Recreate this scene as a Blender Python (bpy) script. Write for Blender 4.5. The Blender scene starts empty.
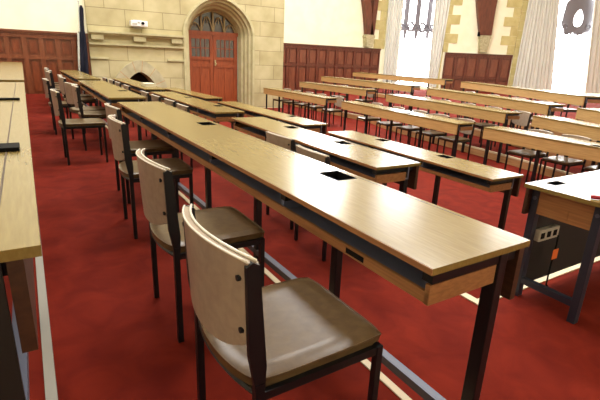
import bpy, bmesh, math, random
from mathutils import Vector, Matrix
random.seed(7)
scene = bpy.context.scene
COL = scene.collection

# ------------------------------------------------------------------ helpers
class MB:
    """collects shapes, then links them as ONE mesh object"""
    def __init__(s): s.v = []; s.f = []; s.mi = []
    def add(s, vs, fs, mi=0):
        n = len(s.v); s.v += [tuple(v) for v in vs]
        for f in fs: s.f.append([n + i for i in f]); s.mi.append(mi)
        return s
    def box(s, x0, x1, y0, y1, z0, z1, mi=0):
        if x0 > x1: x0, x1 = x1, x0
        if y0 > y1: y0, y1 = y1, y0
        if z0 > z1: z0, z1 = z1, z0
        v = [(x, y, z) for z in (z0, z1) for y in (y0, y1) for x in (x0, x1)]
        return s.add(v, [(0,2,3,1),(4,5,7,6),(0,1,5,4),(2,6,7,3),(0,4,6,2),(1,3,7,5)], mi)
    def prism(s, poly, d, o=(0,0,0), ax=((1,0,0),(0,0,1),(0,1,0)), mi=0):
        """poly (a,b) in axes ax[0],ax[1], extruded by d along ax[2]"""
        o = Vector(o); a, b, c = map(Vector, ax); n = len(poly)
        v = [o + a*p + b*q for p, q in poly] + [o + a*p + b*q + c*d for p, q in poly]
        f = [tuple(range(n))[::-1], tuple(range(n, 2*n))] + [(i, (i+1) % n, n+(i+1) % n, n+i) for i in range(n)]
        return s.add(v, f, mi)
    def tube(s, pts, r, n=8, mi=0, cap=True):
        pts = [Vector(p) for p in pts]; rings = []
        up = Vector((0, 0, 1))
        for i, p in enumerate(pts):
            t = (pts[min(i+1, len(pts)-1)] - pts[max(i-1, 0)]).normalized()
            u = up if abs(t.z) < .95 else Vector((1, 0, 0))
            a = t.cross(u).normalized(); b = a.cross(t)
            rr = r[i] if isinstance(r, (list, tuple)) else r
            rings.append([p + a*math.cos(2*math.pi*k/n)*rr + b*math.sin(2*math.pi*k/n)*rr for k in range(n)])
        v = [q for ring in rings for q in ring]; f = []
        for i in range(len(pts)-1):
            for k in range(n):
                f.append((i*n+k, i*n+(k+1) % n, (i+1)*n+(k+1) % n, (i+1)*n+k))
        if cap: f += [tuple(range(n))[::-1], tuple((len(pts)-1)*n+k for k in range(n))]
        return s.add(v, f, mi)
    def strip(s, rows, closed=False, mi=0):
        n = len(rows[0]); v = [p for r in rows for p in r]; f = []
        for i in range(len(rows)-1):
            for k in range(n if closed else n-1):
                f.append((i*n+k, i*n+(k+1) % n, (i+1)*n+(k+1) % n, (i+1)*n+k))
        return s.add(v, f, mi)
    def mesh(s, name, mats, bevel=0, smooth=False):
        me = bpy.data.meshes.new(name); me.from_pydata(s.v, [], s.f)
        mats = mats if isinstance(mats, (list, tuple)) else [mats]
        for m in mats: me.materials.append(m)
        me.polygons.foreach_set('material_index', s.mi)
        bm = bmesh.new(); bm.from_mesh(me)
        bmesh.ops.recalc_face_normals(bm, faces=bm.faces[:])
        if bevel:
            bmesh.ops.bevel(bm, geom=bm.edges[:], offset=bevel, segments=2, affect='EDGES', profile=.6, clamp_overlap=True)
        if smooth:
            for f in bm.faces: f.smooth = True
        bm.to_mesh(me); bm.free(); me.update()
        return me
    def build(s, name, mats, parent=None, bevel=0, smooth=False):
        return link(name, s.mesh(name, mats, bevel, smooth), parent)

def link(name, me, parent=None):
    o = bpy.data.objects.new(name, me); COL.objects.link(o)
    if parent: o.parent = parent
    return o
def tag(o, label=None, cat=None, group=None, kind=None):
    if label: o['label'] = label
    if cat: o['category'] = cat
    if group: o['group'] = group
    if kind: o['kind'] = kind
    return o
def thing(name, loc, rz=0, label=None, cat=None, group=None, kind=None):
    o = bpy.data.objects.new(name, None); COL.objects.link(o)
    o.empty_display_size = .1
    o.location = loc; o.rotation_euler = (0, 0, rz)
    return tag(o, label, cat, group, kind)
def copy_tree(o, parent=None):
    c = o.copy(); COL.objects.link(c)
    if parent: c.parent = parent
    for ch in list(o.children): copy_tree(ch, c)
    return c
def struct(o, label=None):
    o['kind'] = 'structure'
    if label: o['label'] = label; o['category'] = 'room'
    return o

# ------------------------------------------------------------------ materials
def lin(r, g, b):
    f = lambda c: (c/255/12.92) if c/255 <= .04045 else ((c/255+.055)/1.055)**2.4
    return (f(r), f(g), f(b), 1)
def mat(name, col, rough=.5, metal=0, spec=.5):
    m = bpy.data.materials.new(name); m.use_nodes = True
    b = m.node_tree.nodes['Principled BSDF']
    b.inputs['Base Color'].default_value = col; b.inputs['Roughness'].default_value = rough
    b.inputs['Metallic'].default_value = metal; b.inputs['Specular IOR Level'].default_value = spec
    return m
def noisy(name, c1, c2, scale=(1, 1, 1), rough=.5, bump=0, detail=4, nscale=5, spec=.5, rough2=None, dist=.4, lo=.35, hi=.65):
    m = mat(name, c1, rough, 0, spec); nt = m.node_tree; N = nt.nodes; L = nt.links; b = N['Principled BSDF']
    tc = N.new('ShaderNodeTexCoord'); mp = N.new('ShaderNodeMapping'); mp.inputs['Scale'].default_value = scale
    L.new(tc.outputs['Object'], mp.inputs['Vector'])
    no = N.new('ShaderNodeTexNoise'); no.inputs['Scale'].default_value = nscale; no.inputs['Detail'].default_value = detail
    no.inputs['Distortion'].default_value = dist
    L.new(mp.outputs[0], no.inputs['Vector'])
    r = N.new('ShaderNodeValToRGB'); r.color_ramp.elements[0].color = c1; r.color_ramp.elements[1].color = c2
    r.color_ramp.elements[0].position = lo; r.color_ramp.elements[1].position = hi
    L.new(no.outputs['Fac'], r.inputs['Fac']); L.new(r.outputs[0], b.inputs['Base Color'])
    if rough2 is not None:
        mr = N.new('ShaderNodeMapRange'); mr.inputs['To Min'].default_value = rough; mr.inputs['To Max'].default_value = rough2
        L.new(no.outputs['Fac'], mr.inputs['Value']); L.new(mr.outputs[0], b.inputs['Roughness'])
    if bump:
        bp = N.new('ShaderNodeBump'); bp.inputs['Strength'].default_value = bump; bp.inputs['Distance'].default_value = .01
        L.new(no.outputs['Fac'], bp.inputs['Height']); L.new(bp.outputs[0], b.inputs['Normal'])
    return m
M = {}
M['top'] = noisy('desk_top_veneer', lin(124, 105, 58), lin(135, 116, 68), (22, 1.6, 10), .20, .0, 6, 5, .5, rough2=.27, dist=.15)
M['lip'] = noisy('desk_edge_wood', lin(136, 92, 56), lin(160, 112, 70), (6, .7, 18), .45, nscale=5)
M['apron'] = noisy('apron_wood', lin(180, 144, 92), lin(198, 162, 110), (8, .8, 20), .45, nscale=4)
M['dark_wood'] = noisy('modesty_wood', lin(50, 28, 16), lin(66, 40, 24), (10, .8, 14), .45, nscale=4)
M['metal'] = mat('black_steel', lin(10, 12, 19), .4, .0, .4)
M['blue_metal'] = mat('blue_grey_steel', lin(40, 46, 62), .4, .2, .5)
M['rail'] = mat('foot_rail_steel', lin(80, 84, 102), .45, .2)
M['shelf'] = mat('navy_shelf_lining', lin(112, 116, 144), .5)
M['black'] = mat('black_plastic', lin(10, 10, 12), .8, 0, .15)
M['board'] = mat('black_board', lin(16, 11, 10), .6)
M['groove'] = mat('dark_groove', lin(70, 50, 28), .6)
M['seat'] = noisy('brown_vinyl', lin(82, 64, 43), lin(94, 75, 51), (1, 1, 1), .28, .05, 3, 30, .22)
M['back'] = noisy('taupe_vinyl', lin(158, 140, 124), lin(170, 152, 134), (1, 1, 1), .38, .04, 3, 30, .5)
M['piping'] = mat('pale_piping', lin(226, 220, 208), .25, 0, .6)
M['carpet'] = noisy('red_carpet', lin(94, 23, 14), lin(117, 34, 20), (1, 1, 1), .95, .3, 9, 5, .1, dist=.8, lo=.3, hi=.72)
M['riser'] = noisy('riser_wood', lin(170, 124, 82), lin(190, 146, 100), (.6, .6, 8), .5, nscale=4)
M['nosing'] = mat('cream_nosing', lin(206, 190, 156), .5)
M['cream'] = noisy('cream_plaster', lin(246, 243, 214), lin(250, 247, 222), (1, 1, 1), .85, 0, 2, 2, .2)
M['panel'] = noisy('mahogany_panelling', lin(104, 48, 24), lin(126, 62, 34), (3, 3, .7), .34, 0, 5, 4, .5)
M['panel_r'] = noisy('red_mahogany', lin(88, 42, 30), lin(108, 54, 40), (3, 3, .7), .30, 0, 5, 4, .5)
M['sheen_frame_l'] = noisy('mahogany_sheen_frame', lin(108, 56, 32), lin(124, 68, 42), (3, 3, .7), .3, 0, 5, 4, .5)  # frame lightened: reflected light painted into the wood colour
M['lit_field_r'] = noisy('red_mahogany_lit_field', lin(108, 58, 42), lin(128, 72, 52), (3, 3, .7), .28, 0, 5, 4, .5)  # same wood as the stiles, lightened to paint in the relief's lighting
M['door'] = noisy('door_oak', lin(128, 58, 30), lin(154, 74, 40), (4, 4, .6), .4, 0, 5, 4, .5)
M['beam'] = noisy('dark_oak_beam', lin(86, 42, 26), lin(108, 56, 36), (3, 3, .7), .5, 0, 5, 4)
M['leading'] = mat('grey_leading', lin(120, 118, 128), .7)
M['dleading'] = mat('dark_leading', lin(70, 62, 66), .6)
M['glass_dark'] = mat('door_glass', lin(70, 62, 58), .08, 0, .8)
M['tracery'] = mat('carved_tracery', lin(150, 128, 88), .7)
M['curtain'] = noisy('pale_curtain', lin(210, 212, 206), lin(220, 222, 216), (1, 1, .1), .9, 0, 2, 8, .1)
M['white'] = mat('white_plastic', lin(236, 236, 232), .4)
M['grey'] = mat('grey_plastic', lin(176, 172, 160), .5)
M['strip'] = mat('worn_grey_nosing', lin(140, 136, 128), .6)
M['orange'] = mat('orange_tag', lin(226, 110, 44), .5)
M['redplastic'] = mat('red_plastic', lin(150, 20, 40), .35)
M['navy_cloth'] = noisy('dark_cloth', lin(22, 24, 34), lin(36, 36, 48), (1, 1, .2), .85, 0, 3, 10, .1)
M['silver'] = mat('silver_pole', lin(200, 208, 216), .25, .8)
M['brass'] = mat('brass', lin(190, 180, 150), .3, .9)
M['paper'] = mat('white_paper', lin(206, 198, 172), .8)
M['hearth_dark'] = mat('dark_hearth', lin(38, 30, 26), .95)  # very dark brown for the back of the fireplace opening
M['corbel'] = noisy('carved_stone', lin(160, 152, 118), lin(192, 184, 150), (1, 1, 1), .85, .4, 4, 12, .2)
M['ceiling'] = mat('timber_ceiling', lin(190, 170, 130), .8)
M['print'] = mat('petal_pink_glass', lin(214, 170, 176), .5)
M['lamp'] = mat('lamp_shade', lin(240, 236, 224), .5)

def stone(name, a, b, mortar, bw=.95, rh=.42):
    m = mat(name, a, .88, 0, .2); nt = m.node_tree; N = nt.nodes; L = nt.links; bs = N['Principled BSDF']
    tc = N.new('ShaderNodeTexCoord'); sx = N.new('ShaderNodeSeparateXYZ'); cx = N.new('ShaderNodeCombineXYZ')
    L.new(tc.outputs['Object'], sx.inputs[0]); L.new(sx.outputs['X'], cx.inputs['X']); L.new(sx.outputs['Z'], cx.inputs['Y'])
    br = N.new('ShaderNodeTexBrick'); br.inputs['Color1'].default_value = a; br.inputs['Color2'].default_value = b
    br.inputs['Mortar'].default_value = mortar; br.inputs['Scale'].default_value = 1
    br.inputs['Mortar Size'].default_value = .011; br.inputs['Mortar Smooth'].default_value = .3
    br.inputs['Brick Width'].default_value = bw; br.inputs['Row Height'].default_value = rh
    br.offset = .5; br.squash = 1.45; br.squash_frequency = 3
    L.new(cx.outputs[0], br.inputs['Vector'])
    no = N.new('ShaderNodeTexNoise'); no.inputs['Scale'].default_value = 2.2; no.inputs['Detail'].default_value = 5
    L.new(tc.outputs['Object'], no.inputs['Vector'])
    mx = N.new('ShaderNodeMix'); mx.data_type = 'RGBA'; mx.blend_type = 'SOFT_LIGHT'; mx.inputs[0].default_value = .55
    L.new(br.outputs['Color'], mx.inputs[6]); L.new(no.outputs['Fac'], mx.inputs[7])
    L.new(mx.outputs[2], bs.inputs['Base Color'])
    bp = N.new('ShaderNodeBump'); bp.inputs['Strength'].default_value = .35; bp.inputs['Distance'].default_value = .02; bp.invert = True
    L.new(br.outputs['Fac'], bp.inputs['Height']); L.new(bp.outputs[0], bs.inputs['Normal'])
    return m
M['stone'] = stone('sandstone_blocks', lin(188, 178, 140), lin(178, 166, 126), lin(142, 130, 96), 1.15, .5)
M['stone_pale'] = noisy('dressed_sandstone', lin(176, 168, 130), lin(192, 184, 146), (1, 1, 1), .88, .1, 4, 4, .2)
M['stone_grey'] = noisy('grey_voussoir_stone', lin(168, 160, 132), lin(186, 178, 148), (1, 1, 1), .88, .1, 4, 4, .2)
M['quoin'] = noisy('yellow_quoin', lin(190, 178, 122), lin(204, 194, 140), (1, 1, 1), .88, .1, 4, 3, .2)

def emis(name, col, st):
    m = bpy.data.materials.new(name); m.use_nodes = True; nt = m.node_tree
    nt.nodes.remove(nt.nodes['Principled BSDF'])
    e = nt.nodes.new('ShaderNodeEmission'); e.inputs[0].default_value = col; e.inputs[1].default_value = st
    nt.links.new(e.outputs[0], nt.nodes['Material Output'].inputs[0])
    return m
M['daylight'] = emis('daylit_pane', (1, .99, .97, 1), 16.0)
M['daylight_low'] = emis('daylit_side_pane', (1, .99, .97, 1), 10.0)
M['daylight_hi'] = emis('daylit_upper_pane', (1, .98, .93, 1), 32.0)

# ------------------------------------------------------------------ camera
Rm = ((0.856052, -0.125315, 0.501469), (-0.515431, -0.279805, 0.809963), (0.038813, -0.951843, -0.304119))
right = Vector([r[0] for r in Rm]).normalized(); fwd = Vector([r[2] for r in Rm]).normalized()
down = fwd.cross(right).normalized(); right = down.cross(fwd).normalized()
cam = bpy.data.cameras.new('camera'); co = bpy.data.objects.new('camera', cam); COL.objects.link(co)
mw = Matrix.Identity(4)
for i in range(3):
    mw[i][0] = right[i]; mw[i][1] = -down[i]; mw[i][2] = -fwd[i]
mw[2][3] = 1.26
co.matrix_world = mw
cam.sensor_width = 36; cam.lens = 440/600*36; cam.clip_start = .02; cam.clip_end = 100
scene.camera = co

# ------------------------------------------------------------------ floors (terraced)
YW = 15.4           # stone end wall
YC = 19.25          # recessed cream wall
WD = Vector((.857, -.515, 0)).normalized(); WN = Vector((-.515, -.857, 0)).normalized(); W0 = Vector((16.8, YC, 0))
XL, YB = -7.0, -4.0
def slab(name, poly, z0, z1, riser=True):
    m = MB(); n = len(poly)
    v = [(x, y, z0) for x, y in poly] + [(x, y, z1) for x, y in poly]
    m.add(v, [tuple(range(n, 2*n))], 0)
    m.add(v, [(i, (i+1) % n, n+(i+1) % n, n+i) for i in range(n)] + [tuple(range(n))[::-1]], 1)
    return struct(m.build(name, [M['carpet'], M['riser']]))
slab('floor_pit', [(2.36, 1.55), (30, 1.55), (30, YC), (2.36, YC)], -.7, -.56)
slab('floor_second_tier', [(1.14, YB), (30, YB), (30, 1.55), (2.36, 1.55), (2.36, YC), (1.14, YC)], -.7, -.2)
slab('floor_aisle_tier', [(-.05, YB), (1.14, YB), (1.14, YC), (-.05, YC)], -.6, 0)
slab('floor_left_tier', [(XL, YB), (-.05, YB), (-.05, YC), (XL, YC)], -.6, .2)
fe = [(7.25, 1.55), (7.55, 3.1), (7.99, 5.1), (8.71, 9.5), (9.22, 11), (9.25, YC)]
ge = [(7.9, 1.55), (8.35, 3.1), (8.9, 4.9), (10.2, 9.4), (10.62, 11), (11.1, YC)]
he = [(8.9, 1.55), (9.35, 3.1), (10.0, 4.9), (12.62, 10.2), (13.25, 11.5), (14.1, YC)]
slab('floor_right_tier_low', fe + [(30, YC), (30, 1.55)], -.56, -.40)
slab('floor_right_tier_middle', ge + [(30, YC), (30, 1.55)], -.40, -.23)
slab('floor_right_tier_high', he + [(30, YC), (30, 1.55)], -.23, -.07)
tn = [0]
def trim(m, mt, name=None):
    tn[0] += 1
    return struct(m.build('trim_%d' % tn[0], mt))
trim(MB().box(1.112, 1.145, YB, YW, -.03, .006), M['nosing'])
trim(MB().box(2.31, 2.365, 1.50, YW, -.23, -.192), M['nosing'])
trim(MB().box(2.366, 22, 1.50, 1.56, -.23, -.192), M['nosing'])
trim(MB().box(-.070, -.037, YB, YW, .17, .206), M['strip'])
for e, z in ((fe, -.40), (ge, -.23), (he, -.07)):
    m = MB()
    for (x0, y0), (x1, y1) in zip(e, e[1:]):
        d = Vector((x1-x0, y1-y0, 0)).normalized(); n = Vector((d.y, -d.x, 0))
        a = Vector((x0, y0, 0)); b = Vector((x1, y1, 0))
        pts = [a - n*.006, b - n*.006, b + n*.035, a + n*.035]
        m.prism([(p.x, p.y) for p in pts], .034, (0, 0, z-.028), ((1,0,0),(0,1,0),(0,0,1)))
    trim(m, M['nosing'])

# ------------------------------------------------------------------ walls
WT = 11.0
def arch(w, zs, rise, cx, zb, n=28, p=1.75):
    """pointed arch outline from bottom left over the crown to bottom right: (x, z)"""
    out = [(cx - w, zb)]
    for i in range(n+1):
        t = math.pi - math.pi*i/n
        c = math.cos(t); x = math.copysign(abs(c)**(2/p), c) * w
        z = zs + rise * max(0, 1 - (abs(x)/w)**p)**(1/p)
        out.append((cx + x, z))
    out.append((cx + w, zb))
    return out
ZP = -.56
doorface = arch(1.2, 2.0, 1.08, 5.95, ZP)
hearth = arch(.5, .16, .52, 3.2, ZP, 20, 1.5)
outline = [(1.79, ZP)] + hearth + doorface + [(10.66, ZP), (10.66, WT), (1.79, WT)]
outline[-3] = (8.46, ZP); outline[-2] = (8.46, WT)
def ngon_wall(name, outl, y0, y1, mt):
    bm = bmesh.new(); vs = [bm.verts.new((x, y0, z)) for x, z in outl]
    f = bm.faces.new(vs); r = bmesh.ops.extrude_face_region(bm, geom=[f])
    for g in r['geom']:
        if isinstance(g, bmesh.types.BMVert): g.co.y = y1
    bmesh.ops.triangulate(bm, faces=[q for q in bm.faces if len(q.verts) > 4], ngon_method='EAR_CLIP')
    bmesh.ops.recalc_face_normals(bm, faces=bm.faces[:])
    me = bpy.data.meshes.new(name); bm.to_mesh(me); bm.free(); me.materials.append(mt)
    return struct(link(name, me))
ngon_wall('wall_stone', outline, YW-.12, YW+.75, M['stone'])
struct(MB().box(2.4, 4.0, YW+.55, YW+.75, ZP, 1.2).build('wall_hearth_back', M['hearth_dark']))
struct(MB().box(XL, 1.79, YW, YW+.3, -.2, WT).build('wall_far_left', M['cream']))
struct(MB().box(8.0, 12.0, YC, YC+.3, ZP, WT).box(12.0, 14.7, YC, YC+.3, ZP, 4.5).box(12.0, 14.7, YC, YC+.3, 7.4, WT).box(14.7, 17.2, YC, YC+.3, ZP, WT).build('wall_recessed_cream', M['cream']))
struct(MB().box(8.0, 8.56, YW+.75, YC, ZP, WT).build('wall_return', M['cream']))
struct(MB().box(XL-.3, XL, YB, YC, -.6, WT).build('wall_left', M['cream']))
struct(MB().box(XL, 30, YB-.3, YB, -.6, WT).build('wall_back', M['cream']))
struct(MB().box(XL-.3, 31, YB-.3, YC+.3, WT, WT+.2).build('ceiling', M['ceiling']))
struct(MB().box(30, 30.3, YB, YC, -.6, WT).build('wall_right_end', M['cream']))

def wpt(s, d, z): 
    p = W0 + WD*s + WN*d; return Vector((p.x, p.y, z))
def wbox(m, s0, s1, d0, d1, z0, z1, mi=0):
    v = [wpt(s, d, z) for z in (z0, z1) for d in (d0, d1) for s in (s0, s1)]
    return m.add(v, [(0,2,3,1),(4,5,7,6),(0,1,5,4),(2,6,7,3),(0,4,6,2),(1,3,7,5)], mi)
SEND = 15.6
wins = [(.5, 2.95), (7.6, 13.8)]
m = MB(); WZ0, WZ1 = .1, 9.6
prev = -.35
for a, b in wins:
    wbox(m, prev, a, 0, -.35, ZP, WT); wbox(m, a, b, 0, -.35, ZP, WZ0); wbox(m, a, b, 0, -.35, WZ1, WT); prev = b
wbox(m, prev, SEND, 0, -.35, ZP, WT)
struct(m.build('wall_windows', M['cream']))

# panelled wainscots: one mesh of rails, stiles and fields each
def wainscot(name, o, u, n, L, z0, z1, zmid, pitch, mt, kindname):
    """o origin, u direction along, n outward"""
    m = MB(); o = Vector(o); u = Vector(u); n = Vector(n)
    def bx(a, b, d, za, zb, d0=0, mi=0):
        v = [o + u*s + n*q + Vector((0, 0, z)) for z in (za, zb) for q in (d0, d) for s in (a, b)]
        m.add(v, [(0,2,3,1),(4,5,7,6),(0,1,5,4),(2,6,7,3),(0,4,6,2),(1,3,7,5)], mi)
    bx(0, L, .03, z0, z1)
    bx(0, L, .085, z0, z0+.2); bx(0, L, .082, zmid-.05, zmid+.05); bx(0, L, .084, z1-.2, z1-.09)
    bx(0, L, .14, z1-.05, z1); bx(0, L, .11, z1-.09, z1-.05)
    k = max(1, round(L/pitch)); p = L/k
    for i in range(k+1):
        a = max(0, i*p-.06); b = min(L, i*p+.06)
        bx(a, b, .078, z0+.2, zmid-.05); bx(a, b, .078, zmid+.05, z1-.2)
    for i in range(k):
        for za, zb in ((z0+.2, zmid-.05), (zmid+.05, z1-.2)):
            bx(i*p+.12, (i+1)*p-.12, .05, za+.07, zb-.07, 0, 1)
    return struct(m.build(name, list(mt)))
wainscot('trim_panelling_left', (XL, YW, 0), (1, 0, 0), (0, -1, 0), 1.79-XL, -.2, 1.75, 1.02, .42, (M['sheen_frame_l'], M['panel']), 0)
wainscot('trim_panelling_right', (8.56, YC, 0), (1, 0, 0), (0, -1, 0), 8.0, ZP, 1.97, 1.0, .58, (M['panel_r'], M['lit_field_r']), 0)
wainscot('trim_panelling_pier', wpt(3.38, 0, 0), WD, WN, 3.66, ZP, 1.93, .62, .62, (M['panel_r'], M['lit_field_r']), 0)

# stone quoins around the windows
def quoins(s0, s1, teeth, z0, z1, right_side):
    m = MB(); z = z0; k = 0
    while z < z1:
        ext = teeth if k % 2 else 0
        if right_side: wbox(m, s0-ext, s1, 0, .03, z, z+.46)
        else: wbox(m, s0, s1+ext, 0, .03, z, z+.46)
        z += .47; k += 1
    return trim(m, M['quoin'])
quoins(3.2, 3.5, .45, 1.95, 9.5, False)
quoins(6.72, 7.1, .42, 1.95, 9.5, True)
quoins(7.12, 7.45, .0, ZP, 9.5, True)
quoins(2.95, 3.25, 0, ZP, 9.5, False)
m = MB(); z = 1.98; k = 0
while z < 9.4:
    m.box(16.42 - (.0 if k % 2 else .3), 16.85, YC-.04, YC+.01, z, z+.46); z += .47; k += 1
trim(m, M['quoin'])

# stone mouldings
m = MB()
m.box(1.79, 4.66, YW-.30, YW-.121, 1.79, 1.85).box(1.79, 4.66, YW-.24, YW-.121, 1.73, 1.79)
m.box(1.79, 4.66, YW-.20, YW-.121, 1.45, 1.51)
man = thing('mantel_ledge', (3.3, YW-.2, 1.4), 0, 'long carved stone mantel ledge with three block corbels above the fireplace', 'mantel')
def P_(m, name, mt, par, **k):
    o = m.build(name, mt, par, **k); o.matrix_parent_inverse = Matrix.Translation(par.location).inverted(); return o
P_(m, 'ledge', M['stone_pale'], man)
for x0, x1 in ((1.85, 2.2), (3.06, 3.44), (4.24, 4.6)):
    P_(MB().box(x0, x1, YW-.25, YW-.121, 1.59, 1.73), 'corbel_block', M['stone_pale'], man, bevel=.02)
trim(MB().box(1.79, 2.3, YW-.16, YW-.121, 1.04, 1.10).box(4.1, 4.66, YW-.16, YW-.121, 1.04, 1.10), M['stone_pale'])
# fireplace surround of radial voussoirs
fp = thing('fireplace', (3.2, YW-.15, ZP), 0, 'low pointed arch stone fireplace with dark opening', 'fireplace')
m = MB(); inn = arch(.5, .16, .52, 3.2, ZP, 18, 1.5); out = arch(.84, .2, .84, 3.2, ZP, 18, 1.6)
for i in range(len(inn)-1):
    g = .012
    poly = [inn[i], inn[i+1], out[i+1], out[i]]
    if i % 2 == 1 or i in (0, len(inn)-2): pass
    m.prism(poly, .07, (0, YW-.193, 0))
P_(m, 'arch_surround', M['stone_grey'], fp)
m = MB()
for i in range(2, len(inn)-2, 3):
    a, b = Vector(inn[i]), Vector(out[i]); d = (b-a).normalized(); q = Vector((-d.y, d.x))*.008
    m.prism([tuple(a-q), tuple(b-q), tuple(b+q), tuple(a+q)], .003, (0, YW-.195, 0))
P_(m, 'mortar_joint', M['riser'], fp)

# doorway: splayed reveal, doors
DY = YW + .5
m = MB()
prof = [(1.30, 2.0, 1.20, YW-.121), (1.30, 2.0, 1.20, YW-.17), (1.22, 2.0, 1.11, YW-.17), (1.19, 2.0, 1.07, YW-.06), (1.12, 2.0, 1.0, YW-.04), (1.11, 2.0, .98, YW+.1),
        (1.05, 2.02, .90, YW+.12), (1.03, 2.02, .87, YW+.27), (.97, 2.03, .80, YW+.29), (.94, 2.03, .75, DY+.05)]
rows = [[(x, y, z) for x, z in arch(w, zs, r, 5.95, ZP)] for w, zs, r, y in prof]
m.strip(rows)
st = m.build('trim_door_moulding', M['stone_pale']); struct(st)
door = thing('door_1', (5.92, DY, ZP), 0, kind='structure')
fr = MB().box(4.99, 6.89, DY+.0, DY+.1, 1.96, 2.08)
P_(fr, 'lintel', M['door'], door)
P_(MB().box(4.95, 6.91, DY+.12, DY+.2, ZP, 2.9), 'rear_board', M['glass_dark'], door)
for k, (a, b) in enumerate(((5.02, 5.925), (5.935, 6.85))):
    lf = MB(); z0, z1 = ZP+.02, 1.96; w = b-a
    lf.box(a, a+.12, DY+.02, DY+.09, z0, z1).box(b-.12, b, DY+.02, DY+.09, z0, z1)
    for za, zb in ((z0, z0+.22), (.86, .98), (1.12, 1.22), (z1-.14, z1)):
        lf.box(a+.12, b-.12, DY+.02, DY+.09, za, zb)
    c = (a+b)/2
    lf.box(c-.045, c+.045, DY+.025, DY+.09, z0+.22, .86)
    lf.box(a+.12, b-.12, DY+.05, DY+.08, z0+.22, 1.2)
    L_ = P_(lf, 'door_leaf', M['door'], door)
    def sub(m, name, mt):
        o = m.build(name, mt, L_); return o
    sub(MB().box(a+.12, b-.12, DY+.055, DY+.065, 1.22, z1-.14), 'pane', M['glass_dark'])
    g = MB()
    for i in range(1, 4): 
        x = a+.12 + (w-.24)*i/4; g.box(x-.008 - (.012 if i == 2 else 0), x+.008+(.012 if i == 2 else 0), DY+.035, DY+.055, 1.22, z1-.14)
    g.box(a+.12, b-.12, DY+.035, DY+.055, 1.5, 1.53)
    sub(g, 'glazing_bar', M['door'])
    if k: 
        h = MB(); h.box(5.97, 6.02, DY-.0, DY+.02, .92, 1.12); h.tube([(5.995, DY, 1.0), (5.995, DY-.06, 1.0), (5.995, DY-.07, 1.0)], .03, 10)
        sub(h, 'door_handle', M['brass'])
# fanlight tracery
m = MB(); ao = arch(.94, 2.03, .75, 5.95, 2.03); ai = arch(.86, 2.06, .66, 5.95, 2.06)
for i in range(len(ao)-1): m.prism([ao[i], ao[i+1], ai[i+1], ai[i]], .06, (0, DY+.03, 0))
for x in (5.52, 5.95, 6.38):
    top = 2.06 + .66*max(0, 1-(abs(x-5.95)/.86)**1.75)**(1/1.75)
    m.box(x-.025, x+.025, DY+.03, DY+.09, 2.06, top)
for x in (5.305, 5.735, 6.165, 6.595):
    h = .5 if abs(x-5.95) < .3 else .28
    for w, s in ((.215, 1), (.215, -1)):
        pts = [(x + s*(.2*(1-t)), DY+.06, 2.06 + h*(1-(1-t)**2)) for t in [i/8 for i in range(9)]]
        m.tube(pts, .02, 6)
    m.tube([(x, DY+.06, 2.06+h*.55), (x, DY+.06, 2.06+h)], .014, 6)
P_(m, 'fanlight_tracery', M['tracery'], door)

# hammer beam braces on corbels
def brace(name, base, u, n, label, zc0, zc1):
    t = thing(name, base + Vector((0, 0, zc0)), 0, label, 'roof brace')
    def pr(m, nm, mt, **k): return P_(m, nm, mt, t, **k)
    m = MB()
    prof = [(-.27, zc1), (.27, zc1), (.30, zc1-.12), (.25, zc1-.2), (.24, zc1-.34), (.19, zc0), (-.19, zc0), (-.24, zc1-.34), (-.25, zc1-.2), (-.30, zc1-.12)]
    m.prism(prof, .32, base, (tuple(u), (0, 0, 1), tuple(n)))
    pr(m, 'corbel', M['corbel'], bevel=.012)
    return t, pr
ux, uy = Vector((1, 0, 0)), Vector((0, -1, 0))
b1 = Vector((15.62, YC, 0))
t, pr = brace('roof_brace', b1, ux, uy, 'curved dark timber brace on stone corbel left of the nearer bright window', 2.02, 2.62)
m = MB()
def curved(m, base, u, n, x0, x1, wa, wb, z0, z1, bow, d0, d1):
    r1 = []; r2 = []
    for i in range(13):
        q = i/12; c = x0 + (x1-x0)*q + bow*math.sin(math.pi*q); w = wa + (wb-wa)*q; z = z0+(z1-z0)*q
        r1.append((c-w, z)); r2.append((c+w, z))
    m.prism(r1 + r2[::-1], d1-d0, base + n*d0, (tuple(u), (0, 0, 1), tuple(n)))
curved(m, b1, ux, uy, -.02, -.85, .2, .22, 2.62, 5.6, .1, .02, .3)
pr(m, 'curved_member', M['beam'])
m = MB(); curved(m, b1, ux, uy, .12, .30, .12, .2, 2.62, 6.5, 0, .02, .3)
pr(m, 'post', M['beam'])
b2 = wpt(5.33, 0, 0)
t, pr = brace('roof_brace', b2, WD, WN, 'tapered dark timber brace on carved corbel between the two bright windows', 2.0, 2.86)
m = MB(); curved(m, b2, WD, WN, .0, -.28, .29, .66, 2.86, 5.6, -.04, .03, .34)
pr(m, 'tapered_member', M['beam'])
m = MB(); v = []
wb = MB(); 
m.tube([tuple(b2 - WD*.34 + WN*.2 + Vector((0, 0, 2.80))), tuple(b2 - WD*.34 + WN*.2 + Vector((0, 0, 3.02)))], .07, 8)
pr(m, 'iron_bracket', M['black'])

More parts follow.
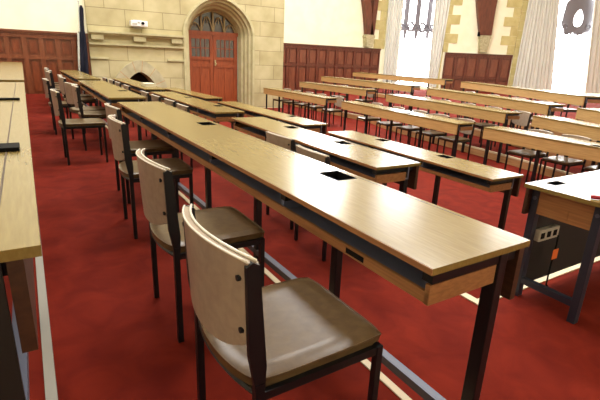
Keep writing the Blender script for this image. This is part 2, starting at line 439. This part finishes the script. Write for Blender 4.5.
# windows
def window(name, a, b, z0, z1, lead, lights, ztr, pane):
    t = thing(name, wpt((a+b)/2, 0, z0), 0, kind='structure')
    m = MB(); wbox(m, a, b, -.2, -.21, z0, z1); P_(m, 'pane', pane, t)
    m = MB(); c = (a+b)/2
    wbox(m, c-.02, c+.02, -.17, -.12, z0, ztr)
    for z in (1.2, 2.3): wbox(m, a, b, -.17, -.13, z-.012, z+.012)
    P_(m, 'glazing_bar', M['curtain'], t)
    m = MB(); w = (b-a)/lights
    for i in range(lights+1):
        x = a + w*i; wbox(m, x-.2*w, x+.2*w, -.18, -.1, ztr, z1)
    for i in range(lights):
        x0 = a + w*i; xc = x0+w/2
        for s in (1, -1):
            pts = [wpt(xc + s*w*.48*(1-q), -.12, ztr-.05+.5*(q**.6)*1.0 - .34*(1 if q < .02 else 0)) for q in [k/8 for k in range(9)]]
            m.tube(pts, .06, 6)
            pts = [wpt(xc + s*w*.46*math.sin(q*math.pi/2), -.12, ztr + .34 - .34*math.cos(q*math.pi/2)*1.0) for q in [k/8 for k in range(9)]]
            m.tube(pts, .065, 6)
        for hx, hz in ((-.25, .1), (.25, .1), (0, -.06)):
            cx, cz = xc + hx*w, ztr + hz
            pts = [wpt(cx + .09*math.cos(q), -.12, cz + .09*math.sin(q)) for q in [2*math.pi*k/10 for k in range(11)]]
            m.tube(pts, .035, 5)
    P_(m, 'tracery', lead, t)
    m = MB()
    for i in range(lights):
        xc = a + w*(i+.5)
        for hx, hz in ((-.25, .1), (.25, .1)):
            cx, cz = xc + hx*w, ztr + hz
            m.add([wpt(cx + .07*math.cos(q), -.15, cz+.07*math.sin(q)) for q in [2*math.pi*k/8 for k in range(8)]], [tuple(range(8))])
    P_(m, 'coloured_glass', M['print'], t)
    return t
window('window_1', .5, 2.95, WZ0, WZ1, M['leading'], 4, 2.95, M['daylight_low'])
w2 = window('window_2', 7.6, 13.8, WZ0, WZ1, M['leading'], 5, 5.4, M['daylight'])
# carved dark tracery head with pierced openings in the right window
m = MB(); n = 40; oc = Vector((10.25, 4.0)); outer = []; inner = []
for k in range(n):
    a = 2*math.pi*k/n; c, q = math.cos(a), math.sin(a)
    rx = .86/max(abs(c), abs(q)**1.0) if abs(c) > abs(q) else .86/abs(q)
    rad = min(rx, 1.02); wob = 1 + (.07*math.cos(9*a) if q < -.2 else .03*math.cos(8*a))
    outer.append((oc.x + c*rad*wob*.95, oc.y + q*rad*wob*1.02))
    inner.append((oc.x + .02 + .24*c*(1-.25*q), oc.y - .08 + .42*q))
for d0, d1 in ((-.11, -.07),):
    m.strip([[wpt(x, d1, z) for x, z in outer], [wpt(x, d1, z) for x, z in inner], [wpt(x, d0, z) for x, z in inner], [wpt(x, d0, z) for x, z in outer], [wpt(x, d1, z) for x, z in outer]], True)
for x in (9.62, 10.88):
    m.tube([wpt(x + .13*math.cos(k*math.pi/5), -.06, 3.5 + .13*math.sin(k*math.pi/5)) for k in range(11)], .04, 6)
for i in range(5): m.tube([wpt(9.62+i*.32 + .1*math.cos(k*math.pi/5), -.06, 3.06 + .1*math.sin(k*math.pi/5)) for k in range(11)], .035, 6)
P_(m, 'tracery', M['leading'], w2)
t3 = thing('window_3', (13.35, YC, 4.5), 0, kind='structure')
P_(MB().box(12.0, 14.7, YC+.2, YC+.22, 4.5, 7.4), 'pane', M['daylight_hi'], t3)
m = MB()
for x in (12.0, 12.9, 13.8, 14.62): m.box(x, x+.08, YC+.1, YC+.2, 4.5, 7.4)
m.box(12, 14.7, YC+.1, YC+.2, 4.5, 4.58).box(12, 14.7, YC+.1, YC+.2, 5.9, 5.96)
P_(m, 'mullion', M['leading'], t3)

# curtains
def curtain(sb0, sb1, st0, st1, z0, z1, folds, label, d=.12):
    rows = []; n = folds*8
    for j in range(25):
        q = j/24; a = sb0+(st0-sb0)*q; b = sb1+(st1-sb1)*q; row = []
        for i in range(n+1):
            p = i/n
            row.append(wpt(a+(b-a)*p, d + .05*math.sin(p*folds*2*math.pi) + .02*math.sin(p*folds*4.3+1.3), z0+(z1-z0)*q))
        rows.append(row)
    m = MB(); m.strip(rows); back = [[p - WN*.012 for p in r] for r in rows]; m.strip(back)
    m.strip([[r[0] for r in rows], [r[0] for r in back]]); m.strip([[r[-1] for r in rows], [r[-1] for r in back]])
    m.strip([rows[0], back[0]]); m.strip([rows[-1], back[-1]])
    o = m.build('curtain', M['curtain'], smooth=True)
    tag(o, label, 'curtain'); return o
curtain(.12, .88, .05, .85, .08, 4.95, 5, 'pale full length curtain left of the window beside the panelled corner')
curtain(2.60, 3.1, 2.45, 3.3, .08, 4.95, 4, 'narrow pale curtain at the right edge of the leftmost bright window')
curtain(7.30, 9.55, 7.35, 8.95, .08, 4.95, 11, 'wide grey white curtain in deep folds left of the far right window')
curtain(11.35, 13.2, 10.75, 12.6, .08, 4.95, 7, 'pale curtain cut off by the right edge of the picture')

# wall mounted projector
t = thing('wall_projector', (3.23, YW-.12, 2.02), 0, 'white wall mounted projector unit with dark round lens above the mantel', 'projector')
P_(MB().box(2.98, 3.48, YW-.42, YW-.16, 2.03, 2.2), 'body', M['white'], t, bevel=.02)
P_(MB().box(3.1, 3.36, YW-.16, YW-.121, 1.98, 2.24), 'wall_bracket', M['grey'], t)
P_(MB().tube([(3.33, YW-.42, 2.13), (3.33, YW-.45, 2.13)], .045, 12), 'lens', M['black'], t)
P_(MB().box(3.02, 3.16, YW-.424, YW-.42, 2.07, 2.12).box(3.18, 3.24, YW-.424, YW-.42, 2.12, 2.17), 'vent', M['grey'], t)

# furled banner in the corner
t = thing('furled_banner', (1.66, YW-.3, -.2), 0, 'tall dark furled banner on a silver pole at the stone corner', 'banner')
P_(MB().tube([(1.47, YW-.3, -.2), (1.60, YW-.3, 2.62)], .022, 8), 'pole', M['silver'], t)
P_(MB().tube([(1.47, YW-.3, -.2), (1.47, YW-.3, -.15)], [.2, .14], 14), 'base', M['black'], t)
m = MB(); rows = []
for z, r, c in ((2.5, .03, 1.66), (2.4, .06, 1.66), (2.0, .065, 1.63), (1.80, .075, 1.62), (1.74, .11, 1.60), (1.2, .13, 1.58), (.6, .15, 1.54), (.2, .16, 1.52)):
    rows.append([(c + r*(1+.25*math.sin(5*a))*math.cos(a)*.8, YW-.3 + r*(1+.25*math.sin(5*a))*math.sin(a)*.7, z) for a in [2*math.pi*k/30 for k in range(30)]])
m.strip(rows, True); P_(m, 'cloth', M['navy_cloth'], t, smooth=True)
m = MB(); m.tube([(1.40, YW-.42, .45), (1.44, YW-.42, 1.0), (1.5, YW-.40, 1.75)], .035, 8); P_(m, 'pale_stripe', M['silver'], t)

# ------------------------------------------------------------------ desks
def cname(k): return M[k]
def desk(N, F, zt, zf, side, label, leg_s=None, ports=(), front='apron', D=.45, rail=True, topmat='top', notch=False, slot=False, inset=.008):
    """N near user-edge... for side=+1 (left block) N,F are the user edge and the back lies to +x;
       for side=-1 (right block) N,F are the back (viewer side) edge and the user edge lies to +x"""
    N = Vector((N[0], N[1], 0)); F = Vector((F[0], F[1], 0)); L = (F-N).length
    ang = math.atan2(-(F-N).x, (F-N).y)      # local +Y along the desk, local +X to its right
    t = thing('long_desk', (N.x, N.y, zf), ang, label, 'desk')
    H = zt - zf
    X = (lambda d: d) if side > 0 else (lambda d: D - d)     # d measured from the user edge
    def bx(m, d0, d1, y0, y1, z0, z1): return m.box(X(d0), X(d1), y0, y1, H+z0, H+z1)
    # top with real port holes
    m = MB(); cuts = sorted(ports); y = 0; px0, px1 = D-.155, D-.035
    for p in cuts:
        bx(m, 0, D, y, p, -.022, 0); bx(m, 0, px0, p, p+.17, -.022, 0); bx(m, px1, D, p, p+.17, -.022, 0); y = p+.17
    bx(m, 0, D, y, L, -.022, 0)
    m.build('desk_top', M[topmat], t)
    e = MB(); bx(e, -.003, 0, 0, L, -.021, -.001)
    e.build('edge_strip', M['lip'], t)
    for p in cuts:
        q = MB(); bx(q, px0+.001, px1-.001, p+.001, p+.169, -.09, -.08)
        bx(q, px0+.001, px0+.006, p+.001, p+.169, -.08, .001); bx(q, px1-.006, px1-.001, p+.001, p+.169, -.08, .001)
        bx(q, px0+.006, px1-.006, p+.001, p+.006, -.08, .001); bx(q, px0+.006, px1-.006, p+.164, p+.169, -.08, .001)
        port = q.build('cable_port', M['black'], t)
        q = MB(); bx(q, px0+.03, px1-.004, p+.01, p+.08, -.05, -.044); q.build('port_flap', M['blue_metal'], port)
    if ports:
        q = MB(); bx(q, D-.022, D-.019, .25, L-.1, 0, .0008); q.build('groove_line', M['groove'], t)
    if slot:
        q = MB(); bx(q, .01, D-.065, .002, .016, .002-H, -.0235); q.build('end_panel', M['board'], t)
        q = MB(); bx(q, D-.075, D-.070, .02, L-.02, 0, .0008); q.build('groove_line', M['groove'], t)
    # shelf
    m = MB(); bx(m, .04, D-.09, .03, L-.03, -.132, -.12)
    bx(m, D-.10, D-.09, .03, L-.03, -.12, -.024)
    k = max(2, round(L/.95))
    for i in range(1, k):
        yy = L*i/k; bx(m, .05, D-.10, yy-.01, yy+.01, -.12, -.024)
    m.build('shelf', M['shelf'], t)
    m = MB(); bx(m, .026, .04, .025, L-.025, -.134, -.098); m.build('shelf_lip', M['lip'], t)
    for yy in (.022, L-.04):
        m = MB(); bx(m, .026, D-.13, yy, yy+.018, -.136, -.07); m.build('shelf_end_panel', M['lip'], t)
    # modesty panel on the far side from the user
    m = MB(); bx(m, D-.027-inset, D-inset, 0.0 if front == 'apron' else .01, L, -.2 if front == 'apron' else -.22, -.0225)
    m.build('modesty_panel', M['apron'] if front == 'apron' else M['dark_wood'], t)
    ls = leg_s or [.06 + (L-.12)*i/max(2, round(L/.95)) for i in range(max(2, round(L/.95))+1)]
    for s in ls:
        lg = MB(); ld = D-.105
        if isinstance(s, tuple): s, z_low = s
        else: z_low = 0
        bx(lg, ld-.02, ld+.02, s-.025, s+.025, z_low-H, -.03)
        o = lg.build('leg', M['metal'], t, bevel=.004)
        ar = MB(); bx(ar, .03, D-.04, s-.02, s+.02, -.066, -.0235); ar.build('support_arm', M['metal'], o)
    if rail:
        m = MB(); bx(m, D-.125, D-.085, ls[0], ls[-1], .15-H, .19-H); m.build('foot_rail', M['rail'], t)
    if notch:
        m = MB(); bx(m, .0245, .026, .32, .42, -.126, -.106); m.build('lock_slot', M['black'], t)
    return t, L
LEFT = {}
def ldesk(key, N, F, zt, zf, label, **k):
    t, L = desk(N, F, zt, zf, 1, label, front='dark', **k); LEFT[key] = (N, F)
ldesk('A1', (.905, .745), (.87, 5.42), .72, -.2, 'longest wooden desk crossing the centre foreground, glossy top with two cable ports', leg_s=[.04, .9, 1.81, 2.77, 3.7, 4.6], ports=(.87, 2.72), notch=True, D=.462)
ldesk('A2', (.86, 5.95), (.86, 9.55), .72, -.2, 'wooden desk directly beyond the longest foreground desk, chairs in disarray along it', ports=(1.0,))
ldesk('A3', (.90, 10.2), (.86, 14.4), .72, -.2, 'farthest wooden desk of the aisle row, ending near the dark banner')
ldesk('B1', (2.15, 2.41), (2.19, 5.28), .52, -.56, 'wooden desk right behind the longest foreground desk, pale chair backs tucked under it', ports=(.85, 1.85))
ldesk('B2', (2.19, 5.85), (2.16, 9.4), .52, -.56, 'wooden desk of the second row in line with the fireplace side, four chairs along it', ports=(.7, 2.2))
ldesk('B3', (2.2, 10.12), (2.2, 14.35), .52, -.56, 'far wooden desk of the second row, in front of the fireplace arch')
ldesk('C1', (3.55, 2.40), (3.62, 5.2), .285, -.56, 'wooden desk standing open legged on red carpet right of the second row', ports=(.82, 1.9))
ldesk('C2', (3.66, 5.88), (3.64, 9.6), .285, -.56, 'narrow looking wooden desk pointing at the right door jamb, third row', ports=(.9,))
ldesk('C3', (3.68, 10.45), (3.5, 13.9), .285, -.56, 'far brown wooden desk just in front of the double doors')
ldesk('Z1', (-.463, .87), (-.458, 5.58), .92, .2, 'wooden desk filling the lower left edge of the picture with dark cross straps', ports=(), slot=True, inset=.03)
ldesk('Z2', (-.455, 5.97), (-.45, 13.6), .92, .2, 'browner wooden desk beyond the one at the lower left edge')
RIGHT = {}
def rdesk(key, N, F, zt, zf, label, **k):
    t, L = desk(N, F, zt, zf, -1, label, rail=False, **k); RIGHT[key] = (N, F)
rdesk('E1', (7.05, 10.3), (7.1, 14.2), .27, -.56, 'light wood desk nearest the stone wall in the front facing row', topmat='top')
rdesk('E2', (6.56, 5.34), (7.0, 9.45), .27, -.56, 'light wood desk in the middle of the front facing row, dark chairs beneath', ports=(1.4,))
rdesk('E3', (6.6, 1.95), (6.70, 4.88), .27, -.56, 'light wood desk behind the white lit table, end of the front facing row', ports=(1.0,))
rdesk('F1', (9.08, 11.05), (9.1, 15.1), .44, -.56, 'light wood desk against the red panelling in the second facing row')
rdesk('F2', (7.81, 5.28), (8.53, 9.47), .44, -.56, 'long light wood desk in the middle of the second facing row')
rdesk('F3', (7.42, 3.2), (7.98, 4.82), .44, -.56, 'light wood desk cut by the right edge, second facing row')
rdesk('G1', (10.45, 10.5), (10.9, 16.3), .61, -.40, 'light wood desk before the red panelling in the third facing row')
rdesk('G2', (8.71, 5.0), (10.02, 9.4), .61, -.40, 'light wood desk below the timber brace pier in the third facing row')
rdesk('G3', (8.1, 3.35), (8.71, 4.44), .61, -.40, 'short visible piece of light wood desk at right edge, third facing row')
rdesk('H1', (13.09, 11.5), (13.9, 18.0), .77, -.23, 'highest light wood desk beneath the leftmost bright window')
rdesk('H2', (9.81, 4.92), (12.46, 10.23), .77, -.23, 'highest light wood desk along the curtains and far right window')
# cross straps on the left edge desk
for (a, b) in ((1.80, 1.86), (3.62, 3.70)):
    pass

# desk with power box at the right: stands across the room
t = thing('side_table', (2.59, 1.07, -.2), 0, 'white lit wooden table at right edge with power box and orange tag below', 'table')
def tb(m, x0, x1, y0, y1, z0, z1): return m.box(x0, x1, y0, y1, z0, z1)
HT = .78
m = MB(); m.box(0, .13, 0, .46, HT-.025, HT).box(.13, .26, 0, .34, HT-.025, HT).box(.13, .26, .41, .46, HT-.025, HT).box(.26, 2.6, 0, .46, HT-.025, HT)
m.build('desk_top', M['top'], t)
m = MB(); m.box(.131, .259, .341, .409, HT-.03, HT-.02).box(.131, .136, .341, .409, HT-.02, HT+.001).box(.254, .259, .341, .409, HT-.02, HT+.001).box(.136, .254, .341, .346, HT-.02, HT+.001).box(.136, .254, .404, .409, HT-.02, HT+.001); m.build('cable_port', M['black'], t)
m = MB(); m.box(.07, .09, .05, .40, HT-.19, HT-.026); m.box(.066, .07, .20, .205, HT-.18, HT-.12); m.build('end_apron', M['lip'], t)
for yy in (.02, .39):
    for xx in (.06, 2.4):
        m = MB(); m.box(xx, xx+.05, yy, yy+.045, 0, HT-.026)
        lg = m.build('leg', M['blue_metal'], t, bevel=.004)
        b = MB(); b.tube([(xx-.004, yy+.022, HT-.09), (xx, yy+.022, HT-.09)], .012, 10); b.build('bolt', M['rail'], lg)
m = MB(); m.box(.065, .105, .065, .39, .10, .14); m.build('stretcher', M['blue_metal'], t)
m = MB(); m.box(.115, 2.4, .40, .418, .075, HT-.17); mp = m.build('modesty_panel', M['board'], t)
m = MB(); m.box(.02, 2.5, .435, .455, HT-.2, HT-.026); m.build('back_apron', M['dark_wood'], t)
m = MB(); m.box(.12, .34, .36, .399, .395, .475); pb = m.build('power_box', M['grey'], t, bevel=.006)
m = MB(); 
for x in (.15, .22, .29): m.box(x-.02, x+.02, .357, .36, .415, .455)
m.build('socket', M['black'], pb)
m = MB(); m.tube([(.30, .34, .42), (.285, .33, .36), (.27, .33, .2), (.25, .32, .08), (.3, .30, .012), (.36, .2, .012)], .006, 6); m.build('cable', M['black'], t)
m = MB(); m.box(.25, .31, .322, .325, .26, .33); m.build('tag', M['orange'], t)
mk = MB(); mk.tube([(2.63, 1.16, .592), (2.68, 1.09, .592), (2.69, 1.075, .592)], [.011, .011, .007], 10)
tag(mk.build('marker_pen', M['redplastic']), 'dark red marker lying on the white lit table by the right edge', 'pen')
pp = MB()
for i in range(4): pp.box(2.36+.004*(i % 2), 2.6+.004*(i % 3), 10.75, 11.25, .521+.018*i, .521+.018*(i+1)-.002)
tag(pp.build('paper_stack', M['paper']), 'small pale stack of papers on the far second row desk near the fireplace', 'papers')
# cross bars over the left desk
for y, lb in ((1.83, 'nearer black cable cover strip lying across the desk at the left edge'), (3.64, 'farther thin black cable cover strip lying across the left edge desk')):
    m = MB(); m.box(-.40, -.045, y-.05 if y < 2 else y-.022, y+.05 if y < 2 else y+.022, .9205, .934)
    tag(m.build('cable_cover', M['black'], bevel=.003), lb, 'cable cover')

# ------------------------------------------------------------------ chairs
def make_chair():
    t = thing('stacking_chair', (0, 0, 0), 0, 'x', 'chair')
    S = .475; hw = .215
    # seat: padded, gently dished, rounded outline, welt along the edges
    n = 14; rowsT = []; rowsB = []
    for i in range(n+1):
        a = -1 + 2*i/n; rt = []; rb = []
        for j in range(n+1):
            b = -1 + 2*j/n
            cr = 1 - .05*(abs(b)**6)
            x = a*.225*cr + .012; y = b*.217*(1-.05*abs(a)**6)
            x -= .035*(1-b*b) if a < 0 else 0
            x -= (.018*(b*b)*-1 + .018)*0
            e = max(abs(a), abs(b))
            z = S - .012*(1-b*b)*(.4+.6*(1-a*a)) + .004*(1-b*b) - (.010 if e > .99 else 0) - (.004 if a > .99 else 0)
            rt.append((x, y, z)); rb.append((x*(1 if e < .99 else .985), y*(1 if e < .99 else .985), S-.042))
        rowsT.append(rt); rowsB.append(rb)
    m = MB(); m.strip(rowsT); m.strip(rowsB)
    per = [(0, j) for j in range(n+1)] + [(i, n) for i in range(1, n+1)] + [(n, j) for j in range(n-1, -1, -1)] + [(i, 0) for i in range(n-1, -1, -1)]
    m.strip([[rowsT[i][j] for i, j in per], [rowsB[i][j] for i, j in per]])
    se = m.build('seat', M['seat'], t, smooth=True)
    m = MB(); m.tube([rowsT[n][j] for j in range(n+1)], .003, 6); m.tube([rowsT[i][0] for i in range(n+1)], .0025, 6); m.tube([rowsT[i][n] for i in range(n+1)], .0025, 6)
    m.build('piping', M['seat'], se, smooth=True)
    # back: curved pad
    lean = lambda z: -.205 - (z-.46)*.05
    def bk(u, v, off):   # u -1..1 across, v 0..1 up
        zb = .54 + .055*abs(u)**3 * (1-v) ; z = zb + (.825 - .012*u*u - zb)*v
        x = lean(z) - .050*(1-u*u) + off - .004
        return (x, u*.224, z)
    nu, nv = 16, 8
    fr = [[bk(-1+2*i/nu, j/nv, .011) for i in range(nu+1)] for j in range(nv+1)]
    rr = [[bk(-1+2*i/nu, j/nv, -.011) for i in range(nu+1)] for j in range(nv+1)]
    m = MB(); m.strip(fr); m.strip(rr)
    per = [(0, i) for i in range(nu+1)] + [(j, nu) for j in range(1, nv+1)] + [(nv, i) for i in range(nu-1, -1, -1)] + [(j, 0) for j in range(nv-1, -1, -1)]
    m.strip([[fr[j][i] for j, i in per], [rr[j][i] for j, i in per]])
    ba = m.build('backrest', M['back'], t, smooth=False)
    m = MB(); m.tube([Vector(p)+Vector((0, 0, .003)) for p in fr[nv]], .004, 6); m.tube([Vector(p)+Vector((0, 0, .003)) for p in rr[nv]], .0035, 6)
    m.build('piping', M['piping'], ba, smooth=True)
    for s in (-1, 1):
        y = s*.222
        m = MB(); m.box(-.217, -.193, y-.011, y+.011, 0, .47)
        prof = [(-.217, .44), (-.190, .44), (-.186, .52), (lean(.805)+.014, .805), (lean(.815)-.004, .815), (lean(.81)-.020, .805), (-.235, .56), (-.219, .47)]
        m.prism(prof, .014, (0, y-.007+s*.002, 0))
        lg = m.build('rear_leg', M['metal'], t)
        for v in (.22, .82):
            p = Vector(bk(s*.88, v, -.011)); q = MB()
            q.tube([p + Vector((.004, 0, 0)), p + Vector((-.006, 0, 0))], .008, 8); q.build('bolt', M['metal'], ba)
        m = MB(); m.box(.193, .215, y-.011, y+.011, 0, S-.035); m.build('front_leg', M['metal'], t)
    m = MB()
    for s in (-1, 1): m.box(-.205, .205, s*.222-.008, s*.222+.008, S-.062, S-.036)
    m.box(.195, .212, -.215, .215, S-.062, S-.036)
    pts = [(-.2-.035*(1-(i/5)**2), .043*i, S-.049) for i in range(-5, 6)]
    m.tube(pts, .011, 6)
    m.build('seat_frame', M['metal'], t)
    return t
proto = make_chair(); used = [False]
ORD = ['nearest', 'second', 'third', 'fourth', 'fifth', 'sixth', 'seventh', 'eighth', 'ninth']
def chair(x, y, z, rz, label, group):
    if not used[0]: o = proto; used[0] = True
    else: o = copy_tree(proto)
    o.location = (x, y, z); o.rotation_euler = (0, 0, rz); o['label'] = label; o['group'] = group
    return o
def row(lst, z, where, group, base=0.0):
    lst = sorted(lst, key=lambda q: q[1])
    for i, q in enumerate(lst):
        x, y = q[0], q[1]; rz = q[2] if len(q) > 2 else 0
        o = 'nearest the viewer' if i == 0 else ORD[i] + ' from the viewer'
        lb = q[3] if len(q) > 3 else 'brown chair, %s, %s' % (o, where)
        chair(x, y, z, base + rz, lb, group)
R = math.radians
row([(.615, 1.06, R(1), 'brown vinyl chair closest to the viewer, fully shown in the foreground, bolted taupe back'),
     (.672, 1.97, R(0), 'brown vinyl chair directly behind the foreground chair at the longest desk'),
     (.75, 3.28, R(-2)), (.85, 4.12, R(1))], 0, 'at the longest foreground desk', 'chairs along the longest foreground desk')
row([(.52, 5.80, R(0), 'brown vinyl chair pulled out into the red aisle beyond the longest desk'),
     (.80, 6.58, R(-4)), (.76, 7.12, R(14)), (.52, 8.0, R(0)), (.78, 8.6, R(2)), (.80, 9.25, R(-3))],
    0, 'at the second desk along the aisle', 'chairs along the second aisle desk')
row([(.68, 10.7, R(2)), (.74, 11.35, R(-2)), (.70, 12.1, R(0)), (.74, 12.9, R(3))], 0, 'at the last desk along the aisle', 'chairs along the last aisle desk')
row([(2.0, 2.72, R(-2)), (2.09, 3.41, R(2))], -.2, 'with pale top edge behind the longest desk', 'chairs along the near second row desk')
row([(2.0, 5.95), (2.02, 6.66), (2.0, 7.4), (2.0, 8.15)], -.2, 'at the second row middle desk', 'chairs along the middle second row desk')
row([(2.0, 9.75), (2.0, 10.75), (2.02, 11.7), (2.0, 12.6)], -.2, 'at the second row far desk', 'chairs along the far second row desk')
row([(3.42, 6.4)], -.56, 'white topped at the third row, behind the second row desk', 'chairs along the third row')
def rrow(key, ys, z, where, group, d=.415):
    N, F = RIGHT[key]; N = Vector((N[0], N[1], 0)); F = Vector((F[0], F[1], 0)); u = (F-N).normalized(); n = Vector((u.y, -u.x, 0))
    ang = math.atan2(-n.y, -n.x); lst = []
    for i, y in enumerate(ys):
        s = (y - N.y)/u.y; p = N + u*s + n*(d + .015*((i*7) % 3 - 1))
        lst.append((p.x, p.y, R(((i*5) % 7 - 3))))
    row(lst, z, where, group, ang)
rrow('E3', [2.4, 3.05, 3.72, 4.32], -.56, 'behind the desk past the white lit table', 'chairs along the near front facing desk', .52)
rrow('E2', [5.85, 6.55, 7.25, 8.0, 8.9], -.56, 'under the middle desk of the front facing row', 'chairs along the middle front facing desk', .52)
rrow('E1', [10.65, 11.6, 12.35, 13.1, 13.8], -.56, 'under the front facing desk nearest the stone wall', 'chairs along the far front facing desk', .52)
rrow('F2', [5.55, 6.3, 7.1, 7.9, 8.7], -.40, 'at the middle desk of the second facing row', 'chairs along the middle second facing desk', .52)
rrow('F1', [11.7, 13.2], -.40, 'at the second facing row desk by the panelling', 'chairs along the far second facing desk', .52)
rrow('G2', [5.8, 6.6, 7.5, 8.4], -.23, 'at the third facing row below the brace pier', 'chairs along the middle third facing desk', .52)
rrow('G1', [11.4, 13.4], -.23, 'at the third facing row by the panelling', 'chairs along the far third facing desk', .52)
rrow('H2', [6.0, 7.2, 8.4], -.07, 'at the highest row below the far right window', 'chairs along the near highest desk', .52)
rrow('H1', [15.5], -.07, 'at the highest row below the leftmost window', 'chairs along the far highest desk', .52)

# ------------------------------------------------------------------ light
def area(name, loc, size, size_y, energy, col=(1, 1, 1), rot=(0, 0, 0)):
    l = bpy.data.lights.new(name, 'AREA'); l.shape = 'RECTANGLE'; l.size = size; l.size_y = size_y; l.energy = energy; l.color = col
    o = bpy.data.objects.new(name, l); COL.objects.link(o); o.location = loc; o.rotation_euler = rot; return o
for x, y, e in ((2.5, 6, 420), (2.5, 12, 520), (8.5, 6, 560), (8.5, 12, 600), (14.5, 5.5, 420), (14.0, 12, 460), (-3.5, 9, 300)):
    area('ceiling_light', (x, y, 10.6), 2.4, 2.4, e, (1, .985, .95))
w = bpy.data.worlds.new('world'); scene.world = w; w.use_nodes = True
w.node_tree.nodes['Background'].inputs[0].default_value = (.9, .95, 1, 1); w.node_tree.nodes['Background'].inputs[1].default_value = .6
vs = scene.view_settings; vs.view_transform = 'Standard'; vs.look = 'None'; vs.exposure = .4; vs.gamma = 1; vs.use_curve_mapping = False
